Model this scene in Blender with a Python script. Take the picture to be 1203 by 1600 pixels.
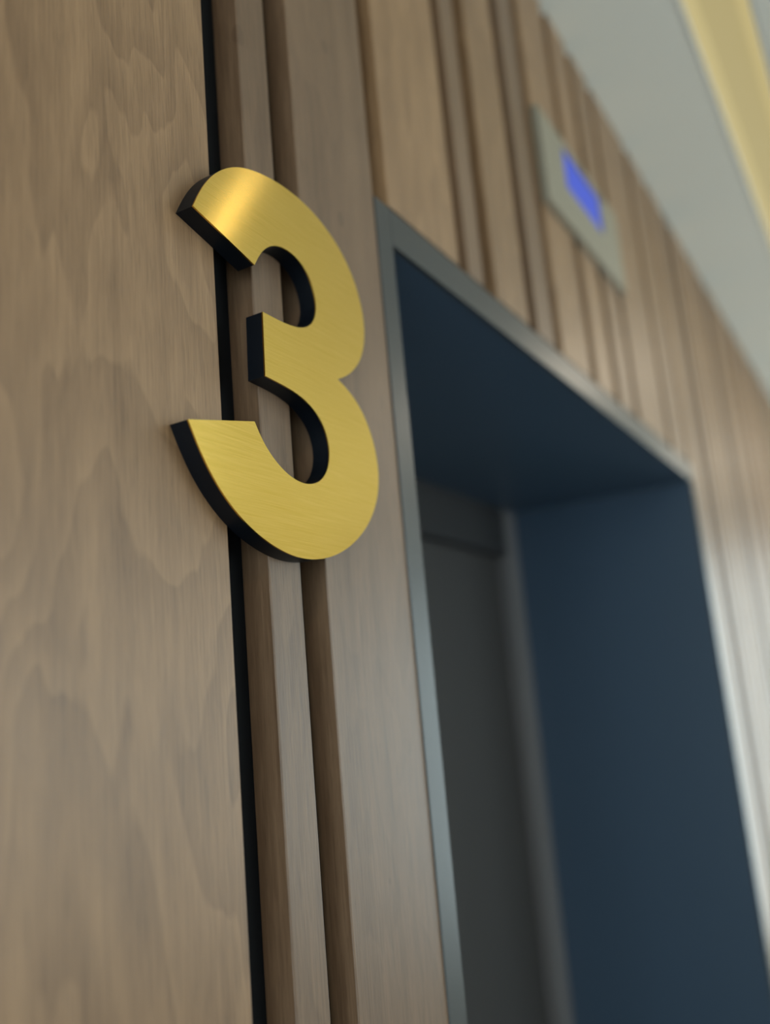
import bpy, bmesh, math, random
from mathutils import Matrix, Vector
from mathutils.geometry import tessellate_polygon

for o in list(bpy.data.objects):
    bpy.data.objects.remove(o)
sc = bpy.context.scene
COL = sc.collection

# ------------------------------------------------------------------ camera
K = 0.23                 # metres per wall unit
CY = -1.11 * K           # camera to wood wall: 25.5 cm
CZ = 1.80                # camera height
cam_d = bpy.data.cameras.new('camera')
cam = bpy.data.objects.new('camera', cam_d)
COL.objects.link(cam)
r = Vector((0.50043729, -0.86151538, -0.0857541))
u = Vector((-0.14120475, -0.17894128, 0.97367409))
f = Vector((0.85418016, 0.47515394, 0.21119895))
cam.matrix_world = Matrix(((r.x, u.x, -f.x, 0), (r.y, u.y, -f.y, CY), (r.z, u.z, -f.z, CZ), (0, 0, 0, 1)))
cam_d.sensor_fit = 'HORIZONTAL'
cam_d.sensor_width = 36
cam_d.lens = 1443.94 / 1203 * 36
cam_d.clip_start = 0.01
cam_d.dof.use_dof = True
cam_d.dof.focus_distance = 0.425
cam_d.dof.aperture_fstop = 4.6
sc.camera = cam

# ------------------------------------------------------------------ view, world, daylight
vs = sc.view_settings
vs.view_transform = 'Standard'
vs.look = 'None'
vs.gamma = 1
vs.use_curve_mapping = False
vs.exposure = 0.13

world = bpy.data.worlds.new('overcast_sky')
sc.world = world
world.use_nodes = True
bg = world.node_tree.nodes['Background']
bg.inputs['Color'].default_value = (0.80, 0.96, 1.0, 1)
bg.inputs['Strength'].default_value = 4.4

XL, XR, YF = -1.25, 4.2, -2.3          # lobby: left end, right end, opposite wall
ZC = CZ + 3.51 * K                    # ceiling
WIN_Y0, WIN_Y1, WIN_Z0, WIN_Z1 = -1.98, -0.40, 0.70, 2.4   # window in the right end wall

W2_Y0, W2_Y1, W2_Z0, W2_Z1 = -1.45, -0.22, 1.0, 2.5         # unseen window added in the left end wall to light the lift reveal
W3_X0, W3_X1, W3_Z0, W3_Z1 = 0.6, 2.9, 1.25, 2.35         # window made up in the wall opposite the lift, to light the wood

for loc, aim, sx, sy in (((XR + 0.02, (WIN_Y0 + WIN_Y1) / 2, (WIN_Z0 + WIN_Z1) / 2), (-1, 0, 0), WIN_Y1 - WIN_Y0, WIN_Z1 - WIN_Z0),
                         ((XL - 0.02, (W2_Y0 + W2_Y1) / 2, (W2_Z0 + W2_Z1) / 2), (1, 0, 0), W2_Y1 - W2_Y0, W2_Z1 - W2_Z0),
                         (((W3_X0 + W3_X1) / 2, YF - 0.02, (W3_Z0 + W3_Z1) / 2), (0, 1, 0), W3_X1 - W3_X0, W3_Z1 - W3_Z0)):
    ld = bpy.data.lights.new('window_portal', 'AREA')     # guides sampling of the sky through the window
    ld.shape = 'RECTANGLE'
    ld.size, ld.size_y = sx, sy
    ld.cycles.is_portal = True
    lo = bpy.data.objects.new('window_portal', ld)
    COL.objects.link(lo)
    lo.location = loc
    lo.rotation_euler = Vector(aim).to_track_quat('-Z', 'Z').to_euler()


# ------------------------------------------------------------------ materials
def mat(name, color, rough=0.5, metal=0.0, spec=0.5):
    m = bpy.data.materials.new(name)
    m.use_nodes = True
    b = m.node_tree.nodes['Principled BSDF']
    b.inputs['Base Color'].default_value = (*color, 1)
    b.inputs['Roughness'].default_value = rough
    b.inputs['Metallic'].default_value = metal
    b.inputs['Specular IOR Level'].default_value = spec
    return m


def N(m, kind, **props):
    n = m.node_tree.nodes.new(kind)
    for k, v in props.items():
        setattr(n, k, v)
    return n


def L(m, a, b):
    m.node_tree.links.new(a, b)


def math_node(m, op, a, b=None):
    n = N(m, 'ShaderNodeMath', operation=op)
    for i, v in enumerate((a, b)):
        if v is None:
            continue
        if isinstance(v, (int, float)):
            n.inputs[i].default_value = v
        else:
            L(m, v, n.inputs[i])
    return n.outputs[0]


def ramp(m, fac, stops):
    n = N(m, 'ShaderNodeValToRGB')
    e = n.color_ramp.elements
    while len(e) < len(stops):
        e.new(0.5)
    for q, (p, c) in zip(e, stops):
        q.position = p
        q.color = (*c, 1) if len(c) == 3 else c
    L(m, fac, n.inputs['Fac'])
    return n.outputs['Color']


def mix(m, fac, a, b, blend='MIX'):
    n = N(m, 'ShaderNodeMix', data_type='RGBA', blend_type=blend)
    for s, v in ((n.inputs['Factor'], fac), (n.inputs['A'], a), (n.inputs['B'], b)):
        if isinstance(v, (int, float)):
            s.default_value = v
        elif isinstance(v, tuple):
            s.default_value = (*v, 1)
        else:
            L(m, v, s)
    return n.outputs['Result']


def wood_material(name, light, dark, figure=1.0, rough=0.43):
    m = mat(name, light, rough)
    b = m.node_tree.nodes['Principled BSDF']
    b.inputs['Coat Weight'].default_value = 0.15
    b.inputs['Coat Roughness'].default_value = 0.4
    tc = N(m, 'ShaderNodeTexCoord')
    oi = N(m, 'ShaderNodeObjectInfo')
    off = N(m, 'ShaderNodeVectorMath', operation='SCALE')
    off.inputs[0].default_value = (7.3, 3.1, 11.7)
    L(m, oi.outputs['Random'], off.inputs['Scale'])
    add = N(m, 'ShaderNodeVectorMath', operation='ADD')
    L(m, tc.outputs['Object'], add.inputs[0])
    L(m, off.outputs[0], add.inputs[1])

    def noise(scale, detail=3.0, rough_=0.5, dist=0.0):
        mp = N(m, 'ShaderNodeMapping')
        mp.inputs['Scale'].default_value = scale
        L(m, add.outputs[0], mp.inputs['Vector'])
        n = N(m, 'ShaderNodeTexNoise')
        n.inputs['Scale'].default_value = 1
        n.inputs['Detail'].default_value = detail
        n.inputs['Roughness'].default_value = rough_
        n.inputs['Distortion'].default_value = dist
        L(m, mp.outputs[0], n.inputs['Vector'])
        return n.outputs['Fac']
    # growth rings cut at a shallow angle: saw-tooth of a stretched noise gives flame shapes with one sharp edge
    flow = noise((12, 12, 2.9), 3.5, 0.5, 0.35)
    saw = math_node(m, 'FRACT', math_node(m, 'MULTIPLY', flow, 13.0))
    rings = ramp(m, saw, [(0.0, (0.30,) * 3), (0.45, (0.48,) * 3), (0.93, (0.72,) * 3), (1.0, (0.34,) * 3)])
    stripes = noise((70, 70, 1.5), 3, 0.6)
    fibre = noise((850, 850, 34), 3, 0.65, 0.5)
    pores = noise((1300, 1300, 70), 1, 0.5)
    blotch = noise((14, 14, 5), 3, 0.55)
    v = math_node(m, 'ADD', math_node(m, 'MULTIPLY', rings, 0.52 * figure), math_node(m, 'MULTIPLY', stripes, 0.50))
    v = math_node(m, 'ADD', v, math_node(m, 'MULTIPLY', fibre, 0.72))
    v = math_node(m, 'ADD', v, math_node(m, 'MULTIPLY', blotch, 0.38))
    v = math_node(m, 'SUBTRACT', v, 0.42 + 0.27 * figure - 0.14)
    col = ramp(m, v, [(0.15, dark), (0.85, light)])
    pore_mask = ramp(m, pores, [(0.30, (0.72,) * 3), (0.42, (1,) * 3)])
    col = mix(m, 0.55, col, pore_mask, 'MULTIPLY')
    kmp = N(m, 'ShaderNodeMapping')
    kmp.inputs['Scale'].default_value = (22, 22, 14)
    L(m, add.outputs[0], kmp.inputs['Vector'])
    vor = N(m, 'ShaderNodeTexVoronoi')
    vor.inputs['Scale'].default_value = 1
    L(m, kmp.outputs[0], vor.inputs['Vector'])
    sepc = N(m, 'ShaderNodeSeparateColor')
    L(m, vor.outputs['Color'], sepc.inputs[0])
    small = math_node(m, 'MULTIPLY', math_node(m, 'GREATER_THAN', sepc.outputs[0], 0.72), 0.085)
    knot = math_node(m, 'LESS_THAN', vor.outputs['Distance'], small)
    col = mix(m, math_node(m, 'MULTIPLY', knot, 0.45), col, dark)
    hsv = N(m, 'ShaderNodeHueSaturation')
    L(m, col, hsv.inputs['Color'])
    L(m, math_node(m, 'ADD', math_node(m, 'MULTIPLY', oi.outputs['Random'], 0.16), 0.92), hsv.inputs['Value'])
    L(m, hsv.outputs[0], b.inputs['Base Color'])
    rr = math_node(m, 'ADD', math_node(m, 'MULTIPLY', fibre, 0.2), rough - 0.1)
    L(m, rr, b.inputs['Roughness'])
    bump = N(m, 'ShaderNodeBump')
    bump.inputs['Strength'].default_value = 0.22
    bump.inputs['Distance'].default_value = 0.0004
    hgt = math_node(m, 'ADD', fibre, math_node(m, 'MULTIPLY', pore_mask, 0.6))
    L(m, hgt, bump.inputs['Height'])
    L(m, bump.outputs[0], b.inputs['Normal'])
    return m


M_wood = wood_material('walnut_veneer', (0.395, 0.235, 0.122), (0.168, 0.090, 0.043))
M_slat = wood_material('walnut_straight_grain', (0.275, 0.168, 0.098), (0.10, 0.054, 0.029), 0.35)
M_backing = mat('black_backing', (0.006, 0.007, 0.009), 0.8, 0, 0.2)
M_black = mat('black_acrylic', (0.004, 0.006, 0.010), 0.45, 0, 0.22)
M_frame = mat('grey_satin_metal', (0.055, 0.059, 0.06), 0.34, 0.2)
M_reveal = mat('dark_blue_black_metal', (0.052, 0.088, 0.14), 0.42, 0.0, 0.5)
M_door = mat('dark_bronze_metal', (0.054, 0.050, 0.049), 0.6, 0.3)
M_header = mat('blackened_metal', (0.030, 0.029, 0.030), 0.5, 0.2)
M_post = mat('satin_bronze_metal', (0.21, 0.20, 0.205), 0.6, 0.3)
M_plate = mat('brushed_pale_metal', (0.36, 0.33, 0.262), 0.45, 0.4)
M_dark = mat('dark_plastic', (0.02, 0.02, 0.022), 0.5)
M_ceiling = mat('ceiling_paint', (0.84, 0.82, 0.75), 0.9, 0, 0.2)
M_wall = mat('wall_paint', (0.70, 0.66, 0.57), 0.9, 0, 0.2)
M_white = mat('white_paint', (0.75, 0.74, 0.70), 0.6)

M_floor = mat('stone_floor_tile', (0.30, 0.28, 0.25), 0.3)
n_ = N(M_floor, 'ShaderNodeTexNoise')
n_.inputs['Scale'].default_value = 6
n_.inputs['Detail'].default_value = 8
L(M_floor, ramp(M_floor, n_.outputs['Fac'], [(0.3, (0.15, 0.145, 0.135)), (0.7, (0.24, 0.23, 0.215))]),
  M_floor.node_tree.nodes['Principled BSDF'].inputs['Base Color'])

M_glass = bpy.data.materials.new('window_glass')
M_glass.use_nodes = True
nt = M_glass.node_tree
nt.nodes.remove(nt.nodes['Principled BSDF'])
g1, g2, gm = N(M_glass, 'ShaderNodeBsdfTransparent'), N(M_glass, 'ShaderNodeBsdfGlossy'), N(M_glass, 'ShaderNodeMixShader')
g2.inputs['Roughness'].default_value = 0.02
gm.inputs[0].default_value = 0.06
L(M_glass, g1.outputs[0], gm.inputs[1])
L(M_glass, g2.outputs[0], gm.inputs[2])
L(M_glass, gm.outputs[0], nt.nodes['Material Output'].inputs['Surface'])


def emit(name, color, strength):
    m = mat(name, (0.03, 0.03, 0.03), 0.5)
    b = m.node_tree.nodes['Principled BSDF']
    b.inputs['Emission Color'].default_value = (*color, 1)
    b.inputs['Emission Strength'].default_value = strength
    return m


M_led = emit('warm_led_diffuser', (1.0, 0.82, 0.36), 0.38)
M_screen = emit('blue_lit_screen', (0.03, 0.10, 0.90), 0.55)
M_led_edge = emit('warm_led_line', (1.0, 0.82, 0.36), 0.47)
M_lamp = emit('downlight_lens', (1.0, 0.93, 0.80), 3)

# brushed gold: fine streaks along the stroke of the brush (x), anisotropic
M_gold = mat('brushed_gold', (0.78, 0.55, 0.14), 0.34, 1.0)
b = M_gold.node_tree.nodes['Principled BSDF']
tc = N(M_gold, 'ShaderNodeTexCoord')
mp = N(M_gold, 'ShaderNodeMapping')
mp.inputs['Scale'].default_value = (28, 1, 2600)
mp.inputs['Rotation'].default_value = (0, math.radians(4), 0)
L(M_gold, tc.outputs['Object'], mp.inputs['Vector'])
n1 = N(M_gold, 'ShaderNodeTexNoise')
n1.inputs['Scale'].default_value = 1
n1.inputs['Detail'].default_value = 3
L(M_gold, mp.outputs[0], n1.inputs['Vector'])
L(M_gold, ramp(M_gold, n1.outputs['Fac'], [(0.28, (0.80, 0.52, 0.088)), (0.72, (0.95, 0.65, 0.17))]), b.inputs['Base Color'])
L(M_gold, math_node(M_gold, 'ADD', math_node(M_gold, 'MULTIPLY', n1.outputs['Fac'], 0.08), 0.145), b.inputs['Roughness'])
b.inputs['Anisotropic'].default_value = 0.95
tg = N(M_gold, 'ShaderNodeTangent', direction_type='UV_MAP')
tg.uv_map = 'brush'
L(M_gold, tg.outputs[0], b.inputs['Tangent'])
bu = N(M_gold, 'ShaderNodeBump')
bu.inputs['Strength'].default_value = 0.05
bu.inputs['Distance'].default_value = 0.0002
L(M_gold, n1.outputs['Fac'], bu.inputs['Height'])
L(M_gold, bu.outputs[0], b.inputs['Normal'])


# ------------------------------------------------------------------ mesh helpers
def box(bm, x0, x1, y0, y1, z0, z1, bev=0.0):
    v = [bm.verts.new((x, y, z)) for x in (x0, x1) for y in (y0, y1) for z in (z0, z1)]
    fs = [bm.faces.new([v[i] for i in q]) for q in
          ((0, 1, 3, 2), (4, 6, 7, 5), (0, 4, 5, 1), (2, 3, 7, 6), (0, 2, 6, 4), (1, 5, 7, 3))]
    if bev > 0:
        es = list({e for q in fs for e in q.edges})
        bmesh.ops.bevel(bm, geom=es, offset=bev, segments=2, profile=0.5, affect='EDGES')
    return bm


def boxes(*bs, bev=0.0):
    bm = bmesh.new()
    for q in bs:
        box(bm, *q, bev=bev)
    return bm


def disc(bm, c, rad, z0, z1, n=40):
    lo_ = [bm.verts.new((c[0] + rad * math.cos(2 * math.pi * i / n), c[1] + rad * math.sin(2 * math.pi * i / n), z0)) for i in range(n)]
    hi_ = [bm.verts.new((q.co.x, q.co.y, z1)) for q in lo_]
    bm.faces.new(lo_[::-1])
    bm.faces.new(hi_)
    for i in range(n):
        bm.faces.new((lo_[i], lo_[(i + 1) % n], hi_[(i + 1) % n], hi_[i]))


def ring(bm, c, r0, r1, z0, z1, n=40):
    P = [[bm.verts.new((c[0] + rr * math.cos(2 * math.pi * i / n), c[1] + rr * math.sin(2 * math.pi * i / n), z))
          for i in range(n)] for rr, z in ((r0, z0), (r1, z0), (r1, z1), (r0, z1))]
    for k in range(4):
        a, c_ = P[k], P[(k + 1) % 4]
        for i in range(n):
            bm.faces.new((a[i], a[(i + 1) % n], c_[(i + 1) % n], c_[i]))


def obj(name, bm, m, parent=None, origin=None):
    bmesh.ops.recalc_face_normals(bm, faces=bm.faces)
    if origin is not None:
        bmesh.ops.translate(bm, verts=bm.verts, vec=-Vector(origin))
    me = bpy.data.meshes.new(name)
    bm.to_mesh(me)
    bm.free()
    me.materials.append(m)
    o = bpy.data.objects.new(name, me)
    COL.objects.link(o)
    if origin is not None:
        o.location = Vector(origin)
    if parent is not None:
        o.parent = parent
        o.location = o.location - parent.location
        if origin is None:
            o.location = -parent.location
    return o


def empty(name, loc):
    o = bpy.data.objects.new(name, None)
    COL.objects.link(o)
    o.location = loc
    return o


def thing(name, label, cat, loc, group=None):
    o = empty(name, loc)
    o['label'] = label
    o['category'] = cat
    if group:
        o['group'] = group
    return o


def struct(name, bm, m):
    o = obj(name, bm, m)
    o['kind'] = 'structure'
    return o


# ------------------------------------------------------------------ room shell
struct('floor', boxes((XL - .2, XR + .2, YF - .2, 0.9, -0.1, 0)), M_floor)
struct('wall_front', boxes((XL - .12, W3_X0, YF - .12, YF, 0, ZC), (W3_X1, XR + .12, YF - .12, YF, 0, ZC),
                           (W3_X0, W3_X1, YF - .12, YF, 0, W3_Z0), (W3_X0, W3_X1, YF - .12, YF, W3_Z1, ZC)), M_wall)
win = empty('added_window_3', ((W3_X0 + W3_X1) / 2, YF, W3_Z0))  # added out of view, gives the boards frontal daylight
win['kind'] = 'structure'
ya, yb, xm = YF - .09, YF - .04, (W3_X0 + W3_X1) / 2
obj('window_frame', boxes((W3_X0, W3_X0 + .05, ya, yb, W3_Z0, W3_Z1), (W3_X1 - .05, W3_X1, ya, yb, W3_Z0, W3_Z1),
                          (W3_X0 + .05, W3_X1 - .05, ya, yb, W3_Z0, W3_Z0 + .05), (W3_X0 + .05, W3_X1 - .05, ya, yb, W3_Z1 - .05, W3_Z1),
                          (xm - .025, xm + .025, ya, yb, W3_Z0 + .05, W3_Z1 - .05)), M_white, win)
for a, c in ((W3_X0 + .05, xm - .025), (xm + .025, W3_X1 - .05)):
    obj('window_pane', boxes((a, c, YF - .068, YF - .062, W3_Z0 + .05, W3_Z1 - .05)), M_glass, win)
struct('wall_right', boxes((XR, XR + .12, YF, WIN_Y0, 0, ZC), (XR, XR + .12, WIN_Y1, 0.03, 0, ZC),
                           (XR, XR + .12, WIN_Y0, WIN_Y1, 0, WIN_Z0), (XR, XR + .12, WIN_Y0, WIN_Y1, WIN_Z1, ZC)), M_wall)
struct('wall_left', boxes((XL - .12, XL, YF, W2_Y0, 0, ZC), (XL - .12, XL, W2_Y1, 0.03, 0, ZC),
                          (XL - .12, XL, W2_Y0, W2_Y1, 0, W2_Z0), (XL - .12, XL, W2_Y0, W2_Y1, W2_Z1, ZC)), M_wall)
for name, x0, x1, y0, y1, z0, z1 in (('window_1', XR + .04, XR + .09, WIN_Y0, WIN_Y1, WIN_Z0, WIN_Z1),
                                     ('added_window_2', XL - .09, XL - .04, W2_Y0, W2_Y1, W2_Z0, W2_Z1)):  # the left-end one is added to brighten the reveal
    win = empty(name, (x0, (y0 + y1) / 2, z0))
    win['kind'] = 'structure'
    ym, xm = (y0 + y1) / 2, (x0 + x1) / 2
    obj('window_frame', boxes((x0, x1, y0, y0 + .05, z0, z1), (x0, x1, y1 - .05, y1, z0, z1),
                              (x0, x1, y0 + .05, y1 - .05, z0, z0 + .05), (x0, x1, y0 + .05, y1 - .05, z1 - .05, z1),
                              (x0, x1, ym - .025, ym + .025, z0 + .05, z1 - .05)), M_white, win)
    for a, c in ((y0 + .05, ym - .025), (ym + .025, y1 - .05)):
        obj('window_pane', boxes((xm - .003, xm + .003, a, c, z0 + .05, z1 - .05)), M_glass, win)

# ceiling with the slot for the light channel
SL0, SL1 = CY + 0.165 * K, CY + 0.51 * K         # slot edges in y
SLX0, SLX1 = XL + .3, XR - .3
DW = 0.03
struct('ceiling', boxes((XL - .12, XR + .12, YF - .12, SL0, ZC, ZC + .1), (XL - .12, XR + .12, SL1, 0.9, ZC, ZC + .1),
                        (XL - .12, SLX0, SL0, SL1, ZC, ZC + .1), (SLX1, XR + .12, SL0, SL1, ZC, ZC + .1)), M_ceiling)
t = thing('cove_light', 'warm yellow recessed light strip running along the ceiling parallel to the wood wall', 'ceiling light', (SLX0, SL0, ZC))
obj('channel', boxes((SLX0, SLX1, SL0 + .001, SL1 - .001, ZC + DW, ZC + DW + .006), (SLX0, SLX1, SL0 + .001, SL0 + .004, ZC - .001, ZC + DW),
                     (SLX0, SLX1, SL1 - .004, SL1 - .001, ZC - .001, ZC + DW)), M_white, t)
for y0 in (SL0 + .004, SL1 - .004 - .014):
    obj('led_strip', boxes((SLX0 + .01, SLX1 - .01, y0, y0 + .014, ZC + DW - .012, ZC + DW - .006)), M_led_edge, t)
obj('diffuser', boxes((SLX0 + .005, SLX1 - .005, SL0 + .005, SL1 - .005, ZC + DW - .005, ZC + DW - .001)), M_led, t)

# recessed lobby downlights; all but the one nearest the doorway are added fill
for x, y, p, place in ((-0.7, -0.62, 2.0, 'added as fill at the left end of the lobby'), (1.085, -0.62, 0.065, 'nearest the lift doorway'),
                       (2.25, -0.62, 3.0, 'added beyond the lift doorway for a grazing shadow'), (3.45, -0.62, 2.0, 'added as fill beside the end window')):
    t = thing('ceiling_downlight', 'round white recessed ceiling downlight ' + place, 'ceiling light', (x, y, ZC), 'round downlights in the lobby ceiling')
    bm = bmesh.new()
    ring(bm, (x, y), .019, .032, ZC - .006, ZC)
    obj('trim_ring', bm, M_white, t)
    bm = bmesh.new()
    disc(bm, (x, y), .0185, ZC - .003, ZC - .0005)
    obj('lens', bm, M_lamp, t)
    d = bpy.data.lights.new('downlight_beam', 'AREA')
    d.shape = 'DISK'
    d.size = 0.03
    d.energy = p
    d.color = (1.0, 0.86, 0.68)
    lo = bpy.data.objects.new('downlight_beam', d)
    COL.objects.link(lo)
    lo.parent = t
    lo.location = (0, 0, -0.008)

# ------------------------------------------------------------------ wood wall: black backing, boards and slats
OX0, OX1 = 2.174 * K, 6.13 * K           # lift opening
FX0, FX1 = 2.086 * K, 6.218 * K          # outside of its metal frame
OZ1, FZ1 = CZ + 1.308 * K, CZ + 1.425 * K
TH = 0.0165                              # groove depth
wall = empty('wall_back', (0, 0, 0))
wall['kind'] = 'structure'
obj('backing_panel', boxes((XL, FX0 + .001, TH, TH + .012, 0, ZC), (FX1 - .001, XR, TH, TH + .012, 0, ZC),
                           (FX0 + .001, FX1 - .001, TH, TH + .012, OZ1 + .018, ZC)), M_backing, wall)
left = [(-5.43, -3.0), (-2.9, 1.371), (1.496, 1.606), (1.705, 2.088)]
head = [(2.178, 2.655), (2.735, 2.865), (2.98, 3.30), (3.40, 3.60), (3.70, 4.10), (4.20, 4.48), (4.58, 4.86), (4.95, 5.62), (5.72, 6.12)]
right = [(6.22, 6.62), (6.72, 6.85), (6.95, 7.40), (7.50, 7.98), (8.08, 8.20), (8.31, 8.78), (8.88, 9.25), (9.35, 9.48), (9.58, 10.1),
         (10.2, 10.6), (10.7, 10.83), (10.93, 11.5), (11.6, 12.0), (12.1, 12.23), (12.33, 12.9), (13.0, 13.5), (13.6, 14.2), (14.3, 14.43),
         (14.53, 15.2), (15.3, 16.1), (16.2, 16.33), (16.43, 17.2), (17.3, 18.2)]
for a, c in left + head + right:
    z0 = FZ1 + 0.003 if (a, c) in head else 0.0
    slat = c - a < 0.21
    mid = ((a + c) / 2 * K, 0, (z0 + ZC) / 2)
    obj('wood_slat' if slat else 'wood_board',
        boxes((a * K, c * K, 0, TH - .0003, z0, ZC - .001), bev=0.0007), M_slat if (slat or a < 2.1 and a > 1.6) else M_wood, wall, mid)

# ------------------------------------------------------------------ lift doorway
RD = 1.25 * K                            # reveal depth
door = empty('door_1', ((OX0 + OX1) / 2, 0, 0))
door['kind'] = 'structure'
FY0, FY1 = -0.001, 0.003
obj('frame_jamb', boxes((FX0, OX0, FY0, FY1, 0, FZ1), bev=.0006), M_frame, door)
obj('frame_jamb', boxes((OX1, FX1, FY0, FY1, 0, FZ1), bev=.0006), M_frame, door)
obj('frame_head', boxes((OX0, OX1, FY0, FY1, OZ1, FZ1), bev=.0006), M_frame, door)
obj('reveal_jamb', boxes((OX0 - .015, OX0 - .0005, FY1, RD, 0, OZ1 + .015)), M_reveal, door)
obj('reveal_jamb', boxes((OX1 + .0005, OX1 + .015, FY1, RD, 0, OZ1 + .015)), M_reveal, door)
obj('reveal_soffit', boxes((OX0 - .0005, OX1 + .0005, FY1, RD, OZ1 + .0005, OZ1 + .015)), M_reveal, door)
PW = 0.045                               # inner door frame width
obj('door_post', boxes((OX0 - .015, OX0 + PW, RD, RD + .04, 0, OZ1 + .015), bev=.001), M_post, door)
obj('door_post', boxes((OX1 - PW, OX1 + .015, RD, RD + .04, 0, OZ1 + .015), bev=.001), M_post, door)
obj('door_header', boxes((OX0 + PW, OX1 - PW, RD, RD + .04, OZ1 - .075, OZ1 + .015), bev=.001), M_header, door)
xm = (OX0 + OX1) / 2
for a, c in ((OX0 + PW + .001, xm - .0015), (xm + .0015, OX1 - PW - .001)):
    obj('door_panel', boxes((a, c, RD + .018, RD + .07, .005, OZ1 - .076)), M_door, door)
obj('door_sill', boxes((OX0, OX1, FY1, RD + .07, 0.0, .006)), M_frame, door)

# ------------------------------------------------------------------ lift indicator above the doorway
px0, px1, pz0, pz1 = 3.69 * K, 4.93 * K, CZ + 2.17 * K, CZ + 2.65 * K
t = thing('lift_indicator', 'pale metal lift indicator plate with a glowing blue screen above the dark doorway', 'sign', ((px0 + px1) / 2, 0, pz0))
sx0, sx1, sz0, sz1 = 4.02 * K, 4.60 * K, CZ + 2.395 * K, CZ + 2.60 * K
obj('face_plate', boxes((px0, sx0 - .002, -.008, 0, pz0, pz1), (sx1 + .002, px1, -.008, 0, pz0, pz1),
                        (sx0 - .002, sx1 + .002, -.008, 0, pz0, sz0 - .002), (sx0 - .002, sx1 + .002, -.008, 0, sz1 + .002, pz1)), M_plate, t)
obj('back_box', boxes((px0 + .004, px1 - .004, -.0035, -.0005, pz0 + .004, pz1 - .004)), M_dark, t)
obj('screen', boxes((sx0, sx1, -.0065, -.0036, sz0, sz1)), M_screen, t)

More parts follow.
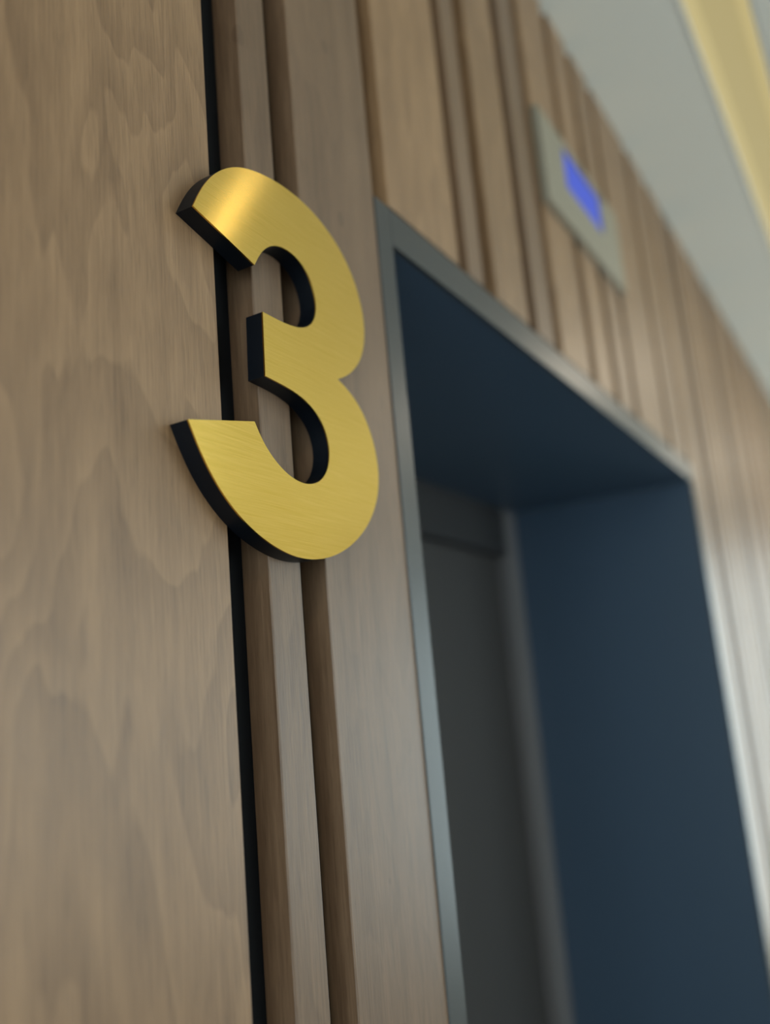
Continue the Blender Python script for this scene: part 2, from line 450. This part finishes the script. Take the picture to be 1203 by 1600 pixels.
# ------------------------------------------------------------------ the gold number
U = 0.245
OUT = [(0.28972, 0.22723), (0.293, 0.23461), (0.29786, 0.24289), (0.3035, 0.25008), (0.30999, 0.25616), (0.31823, 0.26187), (0.32494, 0.26533), (0.33177, 0.26791), (0.34225, 0.27053), (0.35306, 0.27232), (0.36428, 0.27337), (0.37583, 0.27310), (0.38761, 0.27126), (0.3976, 0.26829), (0.40782, 0.26411), (0.41706, 0.2583), (0.425, 0.25073), (0.43071, 0.24226), (0.43501, 0.23182), (0.43681, 0.22048), (0.43631, 0.20975), (0.43233, 0.19937), (0.42513, 0.19016), (0.41622, 0.18318), (0.40678, 0.17805), (0.40148, 0.17656), (0.40955, 0.17484), (0.41772, 0.17087), (0.4258, 0.16484), (0.43143, 0.15682), (0.43581, 0.14779), (0.43828, 0.13708), (0.43827, 0.12717), (0.43607, 0.11821), (0.43038, 0.10766), (0.42207, 0.09821), (0.41094, 0.08987), (0.39943, 0.08293), (0.38668, 0.07775), (0.37483, 0.07497), (0.36367, 0.07357), (0.35486, 0.07352), (0.34478, 0.07452), (0.33367, 0.07729), (0.32311, 0.08092), (0.31308, 0.08585), (0.30355, 0.09249), (0.29578, 0.10008), (0.28959, 0.10822), (0.28544, 0.1157), (0.28254, 0.12153), (0.28056, 0.12513), (0.32569, 0.13487), (0.32764, 0.13031), (0.33188, 0.12459), (0.33711, 0.12001), (0.34412, 0.11568), (0.3506, 0.1127), (0.35742, 0.11126), (0.36456, 0.11111), (0.3711, 0.11201), (0.37805, 0.11485), (0.38343, 0.11914), (0.38673, 0.12481), (0.38868, 0.13201), (0.38844, 0.13768), (0.38671, 0.1442), (0.38248, 0.14953), (0.3763, 0.15432), (0.36818, 0.15734), (0.3592, 0.15889), (0.35039, 0.15926), (0.34355, 0.15955), (0.33606, 0.15992), (0.33721, 0.19303), (0.34517, 0.1928), (0.35394, 0.19299), (0.36118, 0.19314), (0.36873, 0.19439), (0.37567, 0.19669), (0.38102, 0.20063), (0.38463, 0.20583), (0.38639, 0.21191), (0.38629, 0.21922), (0.38409, 0.22576), (0.37974, 0.23083), (0.3734, 0.23501), (0.36598, 0.23679), (0.35858, 0.23703), (0.35116, 0.23518), (0.34466, 0.2317), (0.33991, 0.22704), (0.33641, 0.22217), (0.33424, 0.21776), (0.333, 0.21593)]


def smooth_outline(pts, corners, sub=6):
    out = []
    n = len(pts)
    for k, a in enumerate(corners):
        e = corners[(k + 1) % len(corners)]
        seg = [Vector(pts[i % n]) for i in range(a, (e if e > a else e + n) + 1)]
        if len(seg) == 2:
            out.append(seg[0])
            continue
        for _ in range(3):
            seg = [seg[0]] + [seg[i - 1] * .25 + seg[i] * .5 + seg[i + 1] * .25 for i in range(1, len(seg) - 1)] + [seg[-1]]
        ext = [2 * seg[0] - seg[1]] + seg + [2 * seg[-1] - seg[-2]]
        for i in range(1, len(ext) - 2):
            p0, p1, p2, p3 = ext[i - 1:i + 3]
            for j in range(sub):
                q = j / sub
                out.append(0.5 * (2 * p1 + (p2 - p0) * q + (2 * p0 - 5 * p1 + 4 * p2 - p3) * q * q + (3 * p1 - p0 - 3 * p2 + p3) * q ** 3))
    return out


OUTLINE = smooth_outline(OUT, [0, 25, 51, 52, 73, 74, 94])


def slab(y0, y1, inset=0.0):
    bm = bmesh.new()
    fr = [bm.verts.new((q.x, y0, CZ + q.y)) for q in OUTLINE]
    bk = [bm.verts.new((q.x, y1, CZ + q.y)) for q in OUTLINE]
    n = len(fr)
    for a, c, d in tessellate_polygon([[Vector((q.x, q.y, 0)) for q in OUTLINE]]):
        bm.faces.new((fr[a], fr[c], fr[d]))
        bm.faces.new((bk[d], bk[c], bk[a]))
    for i in range(n):
        bm.faces.new((fr[i], fr[(i + 1) % n], bk[(i + 1) % n], bk[i]))
    return bm


YN = CY + U                               # front of the gold face
t = thing('wall_number', 'large gold brushed metal number 3 with black sides mounted on the wood wall', 'sign', (0.36, 0, CZ + 0.0735))
obj('number_body', slab(YN + .0009, 0.0), M_black, t)
bm = slab(YN, YN + .0008)
uv = bm.loops.layers.uv.new('brush')
for q in bm.faces:
    for lp in q.loops:
        lp[uv].uv = (lp.vert.co.z, -lp.vert.co.x)
obj('gold_face', bm, M_gold, t)
